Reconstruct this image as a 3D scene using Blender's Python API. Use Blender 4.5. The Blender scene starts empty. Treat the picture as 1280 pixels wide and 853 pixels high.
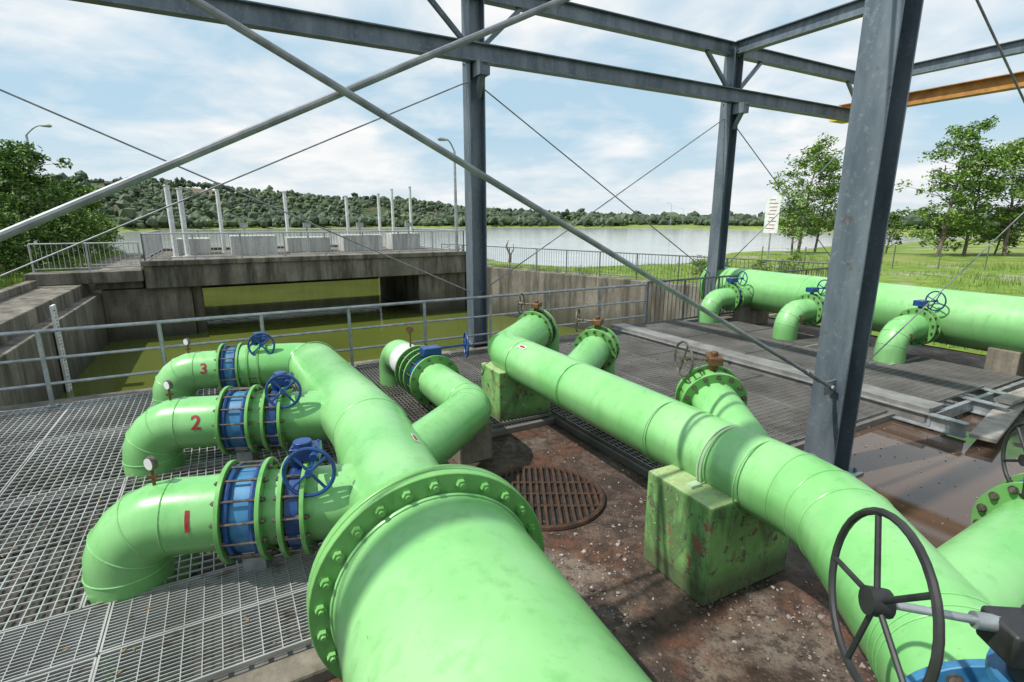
import bpy, math, random
from mathutils import Vector, Matrix, noise
random.seed(7)
V=Vector
ZUP=V((0,0,1))
PH=math.radians(29)
E=V((math.cos(PH),math.sin(PH),0)); D=V((-math.sin(PH),math.cos(PH),0))
def W(a,b,z=0.0): return E*a+D*b+V((0,0,z))
scn=bpy.context.scene
scn.view_settings.view_transform='Standard'; scn.view_settings.look='None'; scn.view_settings.exposure=0

# ------------------------------------------------------------ materials
def mk(name,rough=.6,metal=0.,spec=.5):
    m=bpy.data.materials.new(name); m.use_nodes=True
    nt=m.node_tree; p=nt.nodes['Principled BSDF']
    p.inputs['Roughness'].default_value=rough; p.inputs['Metallic'].default_value=metal
    p.inputs['Specular IOR Level'].default_value=spec
    return m,nt,p
def coord(nt,scale=(1,1,1)):
    tc=nt.nodes.new('ShaderNodeTexCoord'); mp=nt.nodes.new('ShaderNodeMapping')
    mp.inputs['Scale'].default_value=scale
    nt.links.new(tc.outputs['Object'],mp.inputs['Vector']); return mp.outputs['Vector']
def nz(nt,vec,scale,detail=5,rough=.55,dist=0.):
    n=nt.nodes.new('ShaderNodeTexNoise'); n.inputs['Scale'].default_value=scale
    n.inputs['Detail'].default_value=min(detail,4); n.inputs['Roughness'].default_value=rough
    n.inputs['Distortion'].default_value=dist
    nt.links.new(vec,n.inputs['Vector']); return n.outputs['Fac']
def ramp(nt,fac,stops):
    r=nt.nodes.new('ShaderNodeValToRGB'); el=r.color_ramp.elements
    while len(el)<len(stops): el.new(.5)
    for e,(p,c) in zip(el,stops):
        e.position=p; e.color=(c[0],c[1],c[2],1) if hasattr(c,'__len__') else (c,c,c,1)
    nt.links.new(fac,r.inputs['Fac']); return r.outputs['Color']
def mix(nt,fac,a,b,mode='MIX'):
    m=nt.nodes.new('ShaderNodeMix'); m.data_type='RGBA'; m.blend_type=mode
    for s,v in ((m.inputs[0],fac),(m.inputs[6],a),(m.inputs[7],b)):
        if isinstance(v,(int,float)): s.default_value=v
        elif isinstance(v,tuple): s.default_value=(v[0],v[1],v[2],1)
        else: nt.links.new(v,s)
    return m.outputs[2]
def bump(nt,p,h,strength=.3,dist=.01):
    b=nt.nodes.new('ShaderNodeBump'); b.inputs['Strength'].default_value=strength; b.inputs['Distance'].default_value=dist
    nt.links.new(h,b.inputs['Height']); nt.links.new(b.outputs['Normal'],p.inputs['Normal'])
def simple(name,c1,c2,scale=5,rough=.6,metal=0.,bs=0,bd=.005,vs=(1,1,1),lo=.35,hi=.65):
    m,nt,p=mk(name,rough,metal)
    v=coord(nt,vs); n=nz(nt,v,scale,4,.6)
    nt.links.new(ramp(nt,n,[(lo,c1),(hi,c2)]),p.inputs['Base Color'])
    if bs: bump(nt,p,nz(nt,v,scale*6,2),bs,bd)
    return m
def normal_z(nt):
    g=nt.nodes.new('ShaderNodeNewGeometry'); s=nt.nodes.new('ShaderNodeSeparateXYZ')
    nt.links.new(g.outputs['Normal'],s.inputs[0]); return s.outputs['Z'], g

def green_paint(name,base,fade,dirt_amt=.5):
    m,nt,p=mk(name,.32)
    v=coord(nt); big=nz(nt,v,1.1,4,.6); fine=nz(nt,v,34,2,.7); st=nz(nt,coord(nt,(5,5,.8)),2.2,3,.65)
    c=mix(nt,ramp(nt,big,[(.38,0.),(.68,1.)]),base,fade)
    c=mix(nt,ramp(nt,st,[(.53,0.),(.72,.6*dirt_amt)]),c,(base[0]*.6,base[1]*.66,base[2]*.5))
    c=mix(nt,ramp(nt,fine,[(.66,0.),(.74,.6*dirt_amt)]),c,(.16,.24,.09))
    rs=nz(nt,v,8,4,.8)
    c=mix(nt,ramp(nt,rs,[(.70,0.),(.735,.8)]),c,(.14,.12,.05))
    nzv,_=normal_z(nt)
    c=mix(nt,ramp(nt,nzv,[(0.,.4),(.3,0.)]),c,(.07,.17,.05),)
    nt.links.new(c,p.inputs['Base Color'])
    nt.links.new(ramp(nt,big,[(.3,.22),(.7,.40)]),p.inputs['Roughness'])
    bump(nt,p,nz(nt,v,7,2),.16,.008)
    return m
GREEN=green_paint('green_pipe_paint',(.17,.47,.145),(.28,.56,.235),.6)
GREENF=green_paint('green_flange_paint',(.13,.38,.09),(.21,.47,.15),1.0)

def block_mat():
    m,nt,p=mk('block_paint',.7)
    v=coord(nt); a=nz(nt,v,3,4,.7); b=nz(nt,v,9,4,.75); sk=nz(nt,coord(nt,(1,1,.3)),4.5,4,.7,.4)
    c=mix(nt,ramp(nt,a,[(.35,0.),(.62,1.)]),(.12,.31,.085),(.23,.43,.14))
    c=mix(nt,ramp(nt,sk,[(.50,0.),(.62,.7)]),c,(.07,.11,.045))
    c=mix(nt,ramp(nt,b,[(.575,0.),(.62,.95)]),c,(.10,.09,.065))
    c=mix(nt,ramp(nt,nz(nt,v,6,4,.7,.5),[(.60,0.),(.64,.85)]),c,(.24,.10,.06))
    c=mix(nt,ramp(nt,nz(nt,v,17,3,.7,.3),[(.66,0.),(.69,.8)]),c,(.5,.52,.42))
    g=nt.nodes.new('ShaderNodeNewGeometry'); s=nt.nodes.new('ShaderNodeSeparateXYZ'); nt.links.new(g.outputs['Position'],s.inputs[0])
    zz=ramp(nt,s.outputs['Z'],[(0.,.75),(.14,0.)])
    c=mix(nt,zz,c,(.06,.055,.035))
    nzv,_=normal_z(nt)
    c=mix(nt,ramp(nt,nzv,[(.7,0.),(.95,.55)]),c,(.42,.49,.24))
    nt.links.new(c,p.inputs['Base Color']); bump(nt,p,b,.5,.015)
    return m
BLOCK=block_mat()
BLUE=simple('blue_valve_paint',(.006,.03,.12),(.012,.065,.23),8,.36)
BLUE2=simple('coupling_blue_paint',(.02,.11,.24),(.05,.22,.40),6,.45)
BLACK=simple('black_rubber',(.01,.01,.011),(.03,.03,.03),9,.5)
DKSTEEL=simple('dark_bolt_steel',(.08,.07,.06),(.2,.17,.13),30,.5,.6)
RUST=simple('rusty_iron',(.03,.018,.012),(.085,.04,.022),12,.85,.1,.5,.01)
BRONZE=simple('bronze',(.10,.055,.03),(.2,.11,.05),12,.5,.5)
WHITE=simple('white_paint',(.6,.61,.6),(.76,.77,.76),6,.5)
WHITER=simple('worn_white_paint',(.5,.51,.5),(.68,.69,.68),6,.6)
RED=simple('red_number_paint',(.22,.012,.018),(.34,.025,.03),20,.5)
STRAP=simple('strap_paint',(.33,.5,.27),(.42,.54,.35),8,.5,.1)
GALV=simple('galvanised_steel',(.27,.29,.30),(.44,.46,.47),7,.42,.55)
RODM=simple('bracing_rod_steel',(.15,.165,.175),(.28,.295,.30),7,.5,.4)
ORANGE=simple('rusty_orange_paint',(.28,.13,.03),(.46,.24,.06),4,.6,.1)
YEL=simple('yellow_paint',(.6,.4,.04),(.75,.5,.06),4,.5)
def frame_mat():
    m,nt,p=mk('frame_steel',.48,.4)
    v=coord(nt,(1,1,.25)); a=nz(nt,v,3,4,.65); b=nz(nt,coord(nt),14,3,.7)
    c=mix(nt,ramp(nt,a,[(.35,0.),(.65,1.)]),(.09,.12,.145),(.185,.22,.25))
    c=mix(nt,ramp(nt,b,[(.56,0.),(.70,.5)]),c,(.27,.30,.32))
    c=mix(nt,ramp(nt,nz(nt,coord(nt),6,4,.8),[(.64,0.),(.69,.7)]),c,(.13,.075,.04))
    nt.links.new(c,p.inputs['Base Color']); return m
FRAME=frame_mat()
def grate_mat(name,c1,c2,metal,rough):
    m,nt,p=mk(name,rough,metal)
    v=coord(nt); a=nz(nt,v,1.1,3,.6); b=nz(nt,v,6,2,.7)
    c=mix(nt,ramp(nt,a,[(.35,0.),(.65,1.)]),c1,c2)
    c=mix(nt,ramp(nt,b,[(.58,0.),(.72,.7)]),c,(.15,.1,.06))
    nt.links.new(c,p.inputs['Base Color']); return m
GRATE=grate_mat('galvanised_grating',(.31,.31,.29),(.52,.52,.50),.3,.42)
GRATED=grate_mat('weathered_grating',(.13,.125,.115),(.24,.235,.22),.3,.5)
def concrete(name,c1,c2,stain,zsplit=None):
    m,nt,p=mk(name,.85)
    v=coord(nt); a=nz(nt,v,.6,4,.65); b=nz(nt,coord(nt,(1.6,1.6,.22)),1.2,4,.7); f=nz(nt,v,14,3,.7)
    c=mix(nt,ramp(nt,a,[(.35,0.),(.65,1.)]),c1,c2)
    c=mix(nt,ramp(nt,b,[(.42,0.),(.62,.9)]),c,stain)
    c=mix(nt,ramp(nt,f,[(.35,.4),(.6,0.)]),c,(c1[0]*.5,c1[1]*.5,c1[2]*.5))
    if zsplit is not None:
        tc=nt.nodes.new('ShaderNodeNewGeometry'); s=nt.nodes.new('ShaderNodeSeparateXYZ'); nt.links.new(tc.outputs['Position'],s.inputs[0])
        ad=nt.nodes.new('ShaderNodeMath'); ad.operation='ADD'; nt.links.new(s.outputs['Z'],ad.inputs[0])
        nn=nt.nodes.new('ShaderNodeMath'); nn.operation='MULTIPLY'; nn.inputs[1].default_value=.9; nt.links.new(b,nn.inputs[0]); nt.links.new(nn.outputs[0],ad.inputs[1])
        mr=nt.nodes.new('ShaderNodeMapRange'); mr.inputs[1].default_value=zsplit-.2; mr.inputs[2].default_value=zsplit+1.1; mr.inputs[3].default_value=.92; mr.inputs[4].default_value=0.
        nt.links.new(ad.outputs[0],mr.inputs[0])
        c=mix(nt,mr.outputs[0],c,(.035,.038,.02))
    nt.links.new(c,p.inputs['Base Color']); bump(nt,p,f,.4,.02)
    return m
CONC=concrete('weathered_concrete',(.15,.135,.105),(.27,.245,.20),(.045,.04,.028),zsplit=-1.9)
CONCW=concrete('brown_concrete',(.2,.175,.135),(.30,.27,.21),(.08,.065,.045))
CONCG=concrete('mossy_concrete',(.09,.09,.05),(.15,.145,.085),(.04,.045,.02))
CONCD=concrete('dark_concrete',(.07,.065,.052),(.12,.11,.09),(.03,.027,.022))  # dark concrete tone for the pit floor and walls
CONCP=concrete('pale_concrete',(.46,.46,.43),(.6,.6,.57),(.3,.3,.27))

def yard_mat():
    m,nt,p=mk('yard_ground',.8)
    v=coord(nt); a=nz(nt,v,.8,4,.62,.3); b=nz(nt,v,4,4,.75); f=nz(nt,v,38,3,.75); r=nz(nt,v,1.5,4,.65); g2=nz(nt,v,11,4,.7)
    c=mix(nt,ramp(nt,b,[(.38,0.),(.62,1.)]),(.032,.02,.014),(.12,.082,.058))
    c=mix(nt,ramp(nt,r,[(.46,0.),(.62,.8)]),c,(.115,.042,.02))
    c=mix(nt,ramp(nt,a,[(.52,0.),(.6,.75)]),c,(.20,.165,.13))
    c=mix(nt,ramp(nt,g2,[(.42,.75),(.52,0.)]),c,(.03,.018,.012))
    c=mix(nt,ramp(nt,f,[(.3,.6),(.5,0.)]),c,(.03,.022,.018))
    tc=nt.nodes.new('ShaderNodeNewGeometry'); d=nt.nodes.new('ShaderNodeVectorMath'); d.operation='DISTANCE'
    sc=nt.nodes.new('ShaderNodeVectorMath'); sc.operation='MULTIPLY'; sc.inputs[1].default_value=(.7,1,0)
    nt.links.new(tc.outputs['Position'],sc.inputs[0]); nt.links.new(sc.outputs[0],d.inputs[0]); d.inputs[1].default_value=(4.9*.7,4.9,0)
    ma=nt.nodes.new('ShaderNodeMath'); ma.operation='MULTIPLY_ADD'; ma.inputs[1].default_value=-3.6; nt.links.new(a,ma.inputs[0]); nt.links.new(d.outputs['Value'],ma.inputs[2])
    mb=nt.nodes.new('ShaderNodeMath'); mb.operation='ADD'; mb.inputs[1].default_value=.45; nt.links.new(ma.outputs[0],mb.inputs[0])
    wet=ramp(nt,mb.outputs[0],[(0.25,1.),(.4,0.)])
    rim=ramp(nt,mb.outputs[0],[(0.4,1.),(.95,0.)])
    damp=ramp(nt,nz(nt,v,.9,3,.6),[(.45,0.),(.6,.8)])
    c=mix(nt,mix(nt,.75,(0,0,0),rim),c,(.04,.022,.014))
    c=mix(nt,wet,c,(.085,.055,.038))
    nt.links.new(c,p.inputs['Base Color'])
    rr=mix(nt,damp,(.75,.75,.75),(.28,.28,.28)); rr=mix(nt,rim,rr,(.3,.3,.3)); rr=mix(nt,wet,rr,(.02,.02,.02))
    nt.links.new(rr,p.inputs['Roughness'])
    bn=nt.nodes.new('ShaderNodeBump'); bn.inputs['Distance'].default_value=.03
    nt.links.new(mix(nt,.5,b,f),bn.inputs['Height'])
    nt.links.new(ramp(nt,wet,[(0.,.8),(.8,.006)]),bn.inputs['Strength']); nt.links.new(bn.outputs['Normal'],p.inputs['Normal'])
    return m
YARD=yard_mat()
def grass_mat(name,c1,c2,c3,sc):
    m,nt,p=mk(name,.9,0,.2)
    v=coord(nt); a=nz(nt,v,sc,4,.65); b=nz(nt,v,sc*9,4,.7)
    c=mix(nt,ramp(nt,b,[(.35,0.),(.65,1.)]),c1,c2)
    c=mix(nt,ramp(nt,a,[(.5,0.),(.66,.85)]),c,c3)
    if name=='far_grass':
        g=nt.nodes.new('ShaderNodeNewGeometry'); s=nt.nodes.new('ShaderNodeSeparateXYZ'); nt.links.new(g.outputs['Position'],s.inputs[0])
        mr=nt.nodes.new('ShaderNodeMapRange'); mr.inputs[1].default_value=-1.2; mr.inputs[2].default_value=.6; nt.links.new(s.outputs['Z'],mr.inputs[0])
        c=mix(nt,mr.outputs[0],c,mix(nt,ramp(nt,a,[(.52,0.),(.6,.8)]),(.045,.075,.028),(.17,.11,.07)))
    else:
        c=mix(nt,ramp(nt,nz(nt,v,.22,4,.6),[(.56,0.),(.62,.75)]),c,(.30,.28,.22))
    nt.links.new(c,p.inputs['Base Color']); return m
GRASS=grass_mat('grass',(.085,.16,.02),(.19,.27,.045),(.24,.25,.08),.12)
FARG=grass_mat('far_grass',(.13,.19,.04),(.24,.28,.07),(.15,.17,.05),.02)
def water(name,c,rough,bs,sc,spec=.5):
    m,nt,p=mk(name,rough,0,spec)
    v=coord(nt,(1,1,1)); p.inputs['IOR'].default_value=1.33
    nt.links.new(ramp(nt,nz(nt,v,.15,3),[(.3,tuple(x*.8 for x in c)),(.7,tuple(x*1.15 for x in c))]),p.inputs['Base Color'])
    bump(nt,p,nz(nt,v,sc,3,.6),bs,.05); return m
LAKE=water('lake_water',(.36,.375,.345),.12,.4,.9)
CANAL=water('canal_water',(.095,.115,.024),.05,.25,2.2)
def leaf(name,c1,c2,big=None):
    m,nt,p=mk(name,.6,0,.25)
    oi=nt.nodes.new('ShaderNodeNewGeometry')
    c=ramp(nt,oi.outputs['Random Per Island'],[(0.,tuple(x*.6 for x in c1)),(.4,c1),(.8,c2),(1.,tuple(min(1,x*1.4) for x in c2))])
    if big: c=mix(nt,ramp(nt,nz(nt,coord(nt),.02,3,.6),[(.4,0.),(.6,.65)]),c,big)
    nt.links.new(c,p.inputs['Base Color'])
    return m
LEAF=leaf('leaves_bright',(.10,.19,.03),(.19,.30,.06))
LEAFD=leaf('leaves_dark',(.06,.13,.022),(.125,.215,.04))
LEAFF=leaf('leaves_far',(.06,.09,.042),(.10,.135,.062),(.055,.082,.055))
BLADE=leaf('grass_blades',(.12,.21,.035),(.24,.32,.07))
BARK=simple('bark',(.09,.07,.05),(.2,.17,.13),5,.9,0,.5,.02,(1,1,.3))

# ------------------------------------------------------------ mesh builder
class M:
    def __init__(s): s.v=[]; s.f=[]
    def quad(s,*p):
        n=len(s.v); s.v+= [tuple(q) for q in p]; s.f.append(tuple(range(n,n+len(p))))
    def box(s,c,x,y,z):
        n=len(s.v)
        for i in (-1,1):
            for j in (-1,1):
                for k in (-1,1): s.v.append(tuple(c+x*i+y*j+z*k))
        for f in ((0,1,3,2),(4,6,7,5),(0,4,5,1),(2,3,7,6),(0,2,6,4),(1,5,7,3)): s.f.append(tuple(n+i for i in f))
    def abox(s,a0,a1,b0,b1,z0,z1):
        s.box(W((a0+a1)/2,(b0+b1)/2,(z0+z1)/2),E*((a1-a0)/2),D*((b1-b0)/2),ZUP*((z1-z0)/2))
    def bar(s,p,q,w,h,up=ZUP):
        d=(q-p); L=d.length; d=d/L; x=d.cross(up)
        if x.length<1e-3: x=d.cross(V((1,0,0)))
        x.normalize(); y=x.cross(d)
        s.box((p+q)/2,d*(L/2),x*(w/2),y*(h/2))
    def ibeam(s,p,q,w,h,t=.02,up=ZUP):
        d=(q-p).normalized(); x=d.cross(up).normalized(); y=x.cross(d)
        s.bar(p+y*(h/2-t/2),q+y*(h/2-t/2),w,t,up); s.bar(p-y*(h/2-t/2),q-y*(h/2-t/2),w,t,up)
        s.bar(p,q,t*.7,h-2*t-.002,up)
    def tube(s,pts,rad,n=32,caps=True):
        if not hasattr(rad,'__len__'): rad=[rad]*len(pts)
        pts=[V(p) for p in pts]; N=len(pts); T=[]
        for i in range(N):
            a=pts[max(i-1,0)]; b=pts[min(i+1,N-1)]
            if i>0 and (pts[i]-pts[i-1]).length<1e-6: a=pts[max(i-2,0)]
            t=(b-a); T.append(t.normalized() if t.length>1e-9 else T[-1])
        x=T[0].cross(ZUP)
        if x.length<.01: x=V((1,0,0))
        x.normalize(); base=len(s.v)
        for i in range(N):
            x=(x-T[i]*x.dot(T[i])).normalized(); y=T[i].cross(x)
            for k in range(n):
                an=2*math.pi*k/n; s.v.append(tuple(pts[i]+(x*math.cos(an)+y*math.sin(an))*rad[i]))
        for i in range(N-1):
            for k in range(n):
                a=base+i*n+k; b=base+i*n+(k+1)%n; s.f.append((a,b,b+n,a+n))
        if caps:
            s.f.append(tuple(base+k for k in range(n))[::-1]); s.f.append(tuple(base+(N-1)*n+k for k in range(n)))
    def cyl(s,p,q,r,n=16): s.tube([p,q],r,n)
    def disc(s,c,d,r,t,n=40): s.tube([c-d*(t/2),c+d*(t/2)],r,n)
    def torus(s,c,nrm,R,r,n=32,m=8):
        nrm=nrm.normalized(); x=nrm.cross(ZUP)
        if x.length<.01: x=V((1,0,0))
        x.normalize(); y=nrm.cross(x); b=len(s.v)
        for i in range(n):
            an=2*math.pi*i/n; dr=x*math.cos(an)+y*math.sin(an)
            for j in range(m):
                am=2*math.pi*j/m; s.v.append(tuple(c+dr*(R+r*math.cos(am))+nrm*(r*math.sin(am))))
        for i in range(n):
            for j in range(m):
                i2=(i+1)%n; j2=(j+1)%m
                s.f.append((b+i*m+j,b+i2*m+j,b+i2*m+j2,b+i*m+j2))
    def bolts(s,c,d,R,n,r,l,off=0.):
        x=d.cross(ZUP)
        if x.length<.01: x=V((1,0,0))
        x.normalize(); y=d.cross(x)
        for k in range(n):
            an=2*math.pi*(k+.5)/n+off; p=c+(x*math.cos(an)+y*math.sin(an))*R
            s.tube([p-d*(l/2),p+d*(l/2)],r,6)
    def nuts(s,c,d,R,n,r,l,e):
        x=d.cross(ZUP)
        if x.length<.01: x=V((1,0,0))
        x.normalize(); y=d.cross(x)
        for k in range(n):
            an=2*math.pi*(k+.5)/n; p=c+(x*math.cos(an)+y*math.sin(an))*R
            s.tube([p-d*(l/2+e*.5),p+d*(l/2+e*.5)],r*.5,8)
            for g in (-1,1):
                s.tube([p+d*g*(l/2-e),p+d*g*(l/2)],r,6); s.tube([p+d*g*(l/2-e-.004),p+d*g*(l/2-e)],r*1.3,12)
    def wheel(s,c,nrm,R,r=.012,sp=4,off=.4):
        nrm=nrm.normalized(); s.torus(c,nrm,R,r,36,8)
        x=nrm.cross(ZUP).normalized(); y=nrm.cross(x)
        s.cyl(c-nrm*.03,c+nrm*.03,R*.16,14)
        for k in range(sp):
            an=2*math.pi*k/sp+off; s.cyl(c+(x*math.cos(an)+y*math.sin(an))*R*.1,c+(x*math.cos(an)+y*math.sin(an))*R,r*.75,8)
    def obj(s,name,mat,parent=None,smooth=True,bevel=0,ang=35):
        me=bpy.data.meshes.new(name); me.from_pydata(s.v,[],s.f); me.materials.append(mat); me.update()
        if smooth:
            me.polygons.foreach_set('use_smooth',[True]*len(me.polygons))
            me.set_sharp_from_angle(angle=math.radians(ang))
        o=bpy.data.objects.new(name,me); scn.collection.objects.link(o)
        if parent: o.parent=parent
        if bevel:
            b=o.modifiers.new('bevel','BEVEL'); b.width=bevel; b.segments=2; b.limit_method='ANGLE'
        return o
def G(name):
    o=bpy.data.objects.new(name,None); scn.collection.objects.link(o); return o
def fillet(pts,rad,seg=8):
    pts=[V(p) for p in pts]; out=[pts[0]]
    if not hasattr(rad,'__len__'): rad=[rad]*(len(pts)-2)
    for i in range(1,len(pts)-1):
        p=pts[i]; a=(pts[i-1]-p).normalized(); b=(pts[i+1]-p).normalized()
        ang=a.angle(b); r=rad[i-1]
        if r<=0: out.append(p); continue
        tl=r/math.tan(ang/2); c=p+(a+b).normalized()*(r/math.sin(ang/2))
        s0=(p+a*tl)-c; s1=(p+b*tl)-c; tot=s0.angle(s1)
        for k in range(seg+1):
            t=k/seg; out.append(c+(s0*math.sin((1-t)*tot)+s1*math.sin(t*tot))/math.sin(tot))
    out.append(pts[-1]); return out
import bmesh
def wrap(bm,c,u,w,R,lift):
    u=u.normalized(); w=(w-u*w.dot(u)).normalized(); up=w.cross(u)
    if up.z<0: up=-up
    for v in bm.verts:
        ph=v.co.y/R; x=v.co.x
        v.co=c+u*x+(w*math.cos(ph)+up*math.sin(ph))*(R+lift)
def text_on_pipe(txt,c,u,w,R,size,name,parent,mat=RED,lift=.004,bold=.004):
    cu=bpy.data.curves.new(name,'FONT'); cu.body=txt; cu.size=size; cu.align_x='CENTER'; cu.align_y='CENTER'; cu.offset=bold
    ob=bpy.data.objects.new('tmp',cu); scn.collection.objects.link(ob); bpy.context.view_layer.update()
    me=bpy.data.meshes.new_from_object(ob); bpy.data.objects.remove(ob)
    bm=bmesh.new(); bm.from_mesh(me); bmesh.ops.triangulate(bm,faces=bm.faces)
    for _ in range(2): bmesh.ops.subdivide_edges(bm,edges=bm.edges,cuts=1,use_grid_fill=True)
    wrap(bm,c,u,w,R,lift)
    bm.to_mesh(me); bm.free(); me.materials.clear(); me.materials.append(mat)
    o=bpy.data.objects.new(name,me); scn.collection.objects.link(o); o.parent=parent
    return o
def patch_on_pipe(c,u,w,R,sx,sy,name,parent,mat,lift=.003):
    bm=bmesh.new(); bmesh.ops.create_grid(bm,x_segments=2,y_segments=10,size=.5)
    for v in bm.verts: v.co.x*=sx; v.co.y*=sy
    wrap(bm,c,u,w,R,lift); me=bpy.data.meshes.new(name); bm.to_mesh(me); bm.free(); me.materials.append(mat)
    o=bpy.data.objects.new(name,me); scn.collection.objects.link(o); o.parent=parent

# ------------------------------------------------------------ camera, light, sky
cam=bpy.data.cameras.new('camera'); co=bpy.data.objects.new('camera',cam); scn.collection.objects.link(co); scn.camera=co
co.location=(0,0,2.5); co.rotation_euler=(math.radians(90-13.08),0,0)
cam.sensor_width=36; cam.lens=650/1280*36; cam.clip_end=6000; cam.clip_start=.05
sd=V((-.55,-.20,.81)).normalized()
sun=bpy.data.lights.new('sun','SUN'); sun.energy=4.9; sun.angle=math.radians(.8); sun.color=(1,.96,.9)
so=bpy.data.objects.new('sun',sun); scn.collection.objects.link(so); so.rotation_euler=sd.to_track_quat('Z','Y').to_euler(); so.location=(0,0,50)
wd=bpy.data.worlds.new('World'); scn.world=wd; wd.use_nodes=True; nt=wd.node_tree
wd.cycles.sampling_method='MANUAL'; wd.cycles.sample_map_resolution=512
bg=nt.nodes['Background']; sky=nt.nodes.new('ShaderNodeTexSky'); sky.sky_type='NISHITA'; sky.sun_disc=False
sky.sun_elevation=math.asin(sd.z); sky.sun_rotation=math.atan2(sd.x,sd.y); sky.dust_density=2.0; sky.air_density=1.0
tc=nt.nodes.new('ShaderNodeTexCoord'); sx=nt.nodes.new('ShaderNodeSeparateXYZ'); nt.links.new(tc.outputs['Generated'],sx.inputs[0])
za=nt.nodes.new('ShaderNodeMath'); za.operation='MAXIMUM'; za.inputs[1].default_value=0.; nt.links.new(sx.outputs['Z'],za.inputs[0])
zb=nt.nodes.new('ShaderNodeMath'); zb.operation='ADD'; zb.inputs[1].default_value=.22; nt.links.new(za.outputs[0],zb.inputs[0])
dv=nt.nodes.new('ShaderNodeVectorMath'); dv.operation='DIVIDE'; cb=nt.nodes.new('ShaderNodeCombineXYZ')
for i in range(3): nt.links.new(zb.outputs[0],cb.inputs[i])
nt.links.new(tc.outputs['Generated'],dv.inputs[0]); nt.links.new(cb.outputs[0],dv.inputs[1])
n1=nz(nt,dv.outputs[0],.95,3,.58,.3); n2=nz(nt,dv.outputs[0],2.6,4,.62,.3)
cf=ramp(nt,mix(nt,.3,n1,n2),[(.44,0.),(.61,1.)])
hz=ramp(nt,za.outputs[0],[(0.,.75),(.14,0.)])
fac=mix(nt,hz,cf,(.85,.85,.85))
cloudc=mix(nt,ramp(nt,n2,[(.3,0.),(.62,1.)]),(8.7,9.0,9.2),(9.8,9.85,9.85))
skyb=mix(nt,.75,sky.outputs[0],(5.6,8.0,9.6))
nt.links.new(mix(nt,fac,skyb,cloudc),bg.inputs['Color']); bg.inputs['Strength'].default_value=.1

# ------------------------------------------------------------ water & terrain
m=M(); m.quad(V((-3000,-200,-2.5)),V((3000,-200,-2.5)),V((3000,3500,-2.5)),V((-3000,3500,-2.5))); m.obj('lake_water',LAKE,smooth=False)
m=M(); m.quad(W(-4.7,9.2,-2.49),W(19,9.2,-2.49),W(12.5,46,-2.49),W(-4.7,46,-2.49)); m.obj('canal_water',CANAL,smooth=False)

ZG=-.12
g=M()
def gq(a0,a1,b0,b1,z=ZG): g.quad(W(a0,b0,z),W(a1,b0,z),W(a1,b1,z),W(a0,b1,z))
gq(-80,80,-60,2.9); gq(.95,3.65,2.9,5.4); gq(3.65,13,2.9,3.3); gq(7.6,13,3.3,9.3)
g.obj('yard_ground',YARD,smooth=False)
def sm(x): x=max(0,min(1,x)); return x*x*(3-2*x)
def astart(b):
    if b<9.3: return 13
    if b<29.5: return 17.9-(b-9.3)*.297
    return 11.9
def shore_s(p): return (p.x+3)*.755-(p.y-33)*.656-max(0,p.y-55)*.5
g=M(); rows=[]; bs=[-60,-30,-10,0,4,7,9.29,9.31]+[9.31+i*1.5 for i in range(1,14)]+[29.6]+[30+i*3 for i in range(1,60)]
offs=[0]; st=.8
while offs[-1]<500: offs.append(offs[-1]+st); st*=1.12
for b in bs:
    r=[]
    for o in offs:
        p=W(astart(b)+o,b); s=shore_s(p)
        n=noise.noise(p*.05)*6
        h=-3.2+sm((s+n+2)/13)*2.95+sm((o)/10)*(noise.noise(p*.09)*.5)
        if b<40 and o<4: h=max(h,-.1)
        r.append(V((p.x,p.y,h)))
    rows.append(r)
nn=len(offs)
for r in rows: g.v+=[tuple(q) for q in r]
for i in range(len(rows)-1):
    for j in range(nn-1): g.f.append((i*nn+j,i*nn+j+1,(i+1)*nn+j+1,(i+1)*nn+j))
g.obj('grass_field',GRASS)
def field_h(p):
    s=shore_s(p); n=noise.noise(V((p.x,p.y,0))*.05)*6
    return -3.2+sm((s+n+2)/13)*2.95+noise.noise(V((p.x,p.y,0))*.09)*.5
def left_h(a,b): 
    p=W(a,b); return .05+noise.noise(p*.15)*.35*sm((-6.6-a)/3)+sm((-8-a)/10)*.6 - sm((b-50)/14)*4
g=M(); A=[-6.6-i*1.5 for i in range(0,14)]+[-30,-45,-80,-150]; B=[2.9+i*1.6 for i in range(0,34)]+[62,70,80]
for b in B:
    for a in A:
        p=W(a,b); g.v.append((p.x,p.y,left_h(a,b)))
for i in range(len(B)-1):
    for j in range(len(A)-1): k=i*len(A)+j; g.f.append((k,k+len(A),k+len(A)+1,k+1))
g.obj('left_bank_ground',GRASS)
def interp(x,t):
    for (x0,y0),(x1,y1) in zip(t,t[1:]):
        if x<=x1: return y0+(y1-y0)*max(0,(x-x0)/(x1-x0))
    return t[-1][1]
R0=[(-75,240),(-40,290),(-20,330),(0,370),(15,350),(25,300),(35,230),(45,200),(60,180),(80,170)]
HH=[(-75,36),(-40,33),(-33,33),(-26,26),(-20,28),(-15,23),(-10,21),(-5,15),(2,10),(10,6),(18,3),(30,1),(80,2)]
def far_h(th,r):
    r0=interp(th,R0); n=noise.noise(V((th*.12,r*.004,0)))
    return -3.2+sm((r-r0)/14)*1.8+interp(th,HH)*sm((r-r0-20)/260)*(1+.25*n)
g=M(); TH=[-75+i*1.2 for i in range(131)]; RR=[-6,0,5,10,16,25,40,60,90,130,180,240,320,420,600,1000,2500]
for t in TH:
    for dr in RR:
        r=interp(t,R0)*(1+.04*noise.noise(V((t*.35,0,3))))+dr; a=math.radians(t)
        h=far_h(t,r)
        if dr>=1000: h*=.5
        g.v.append((r*math.sin(a),r*math.cos(a),h))
L=len(RR)
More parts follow.
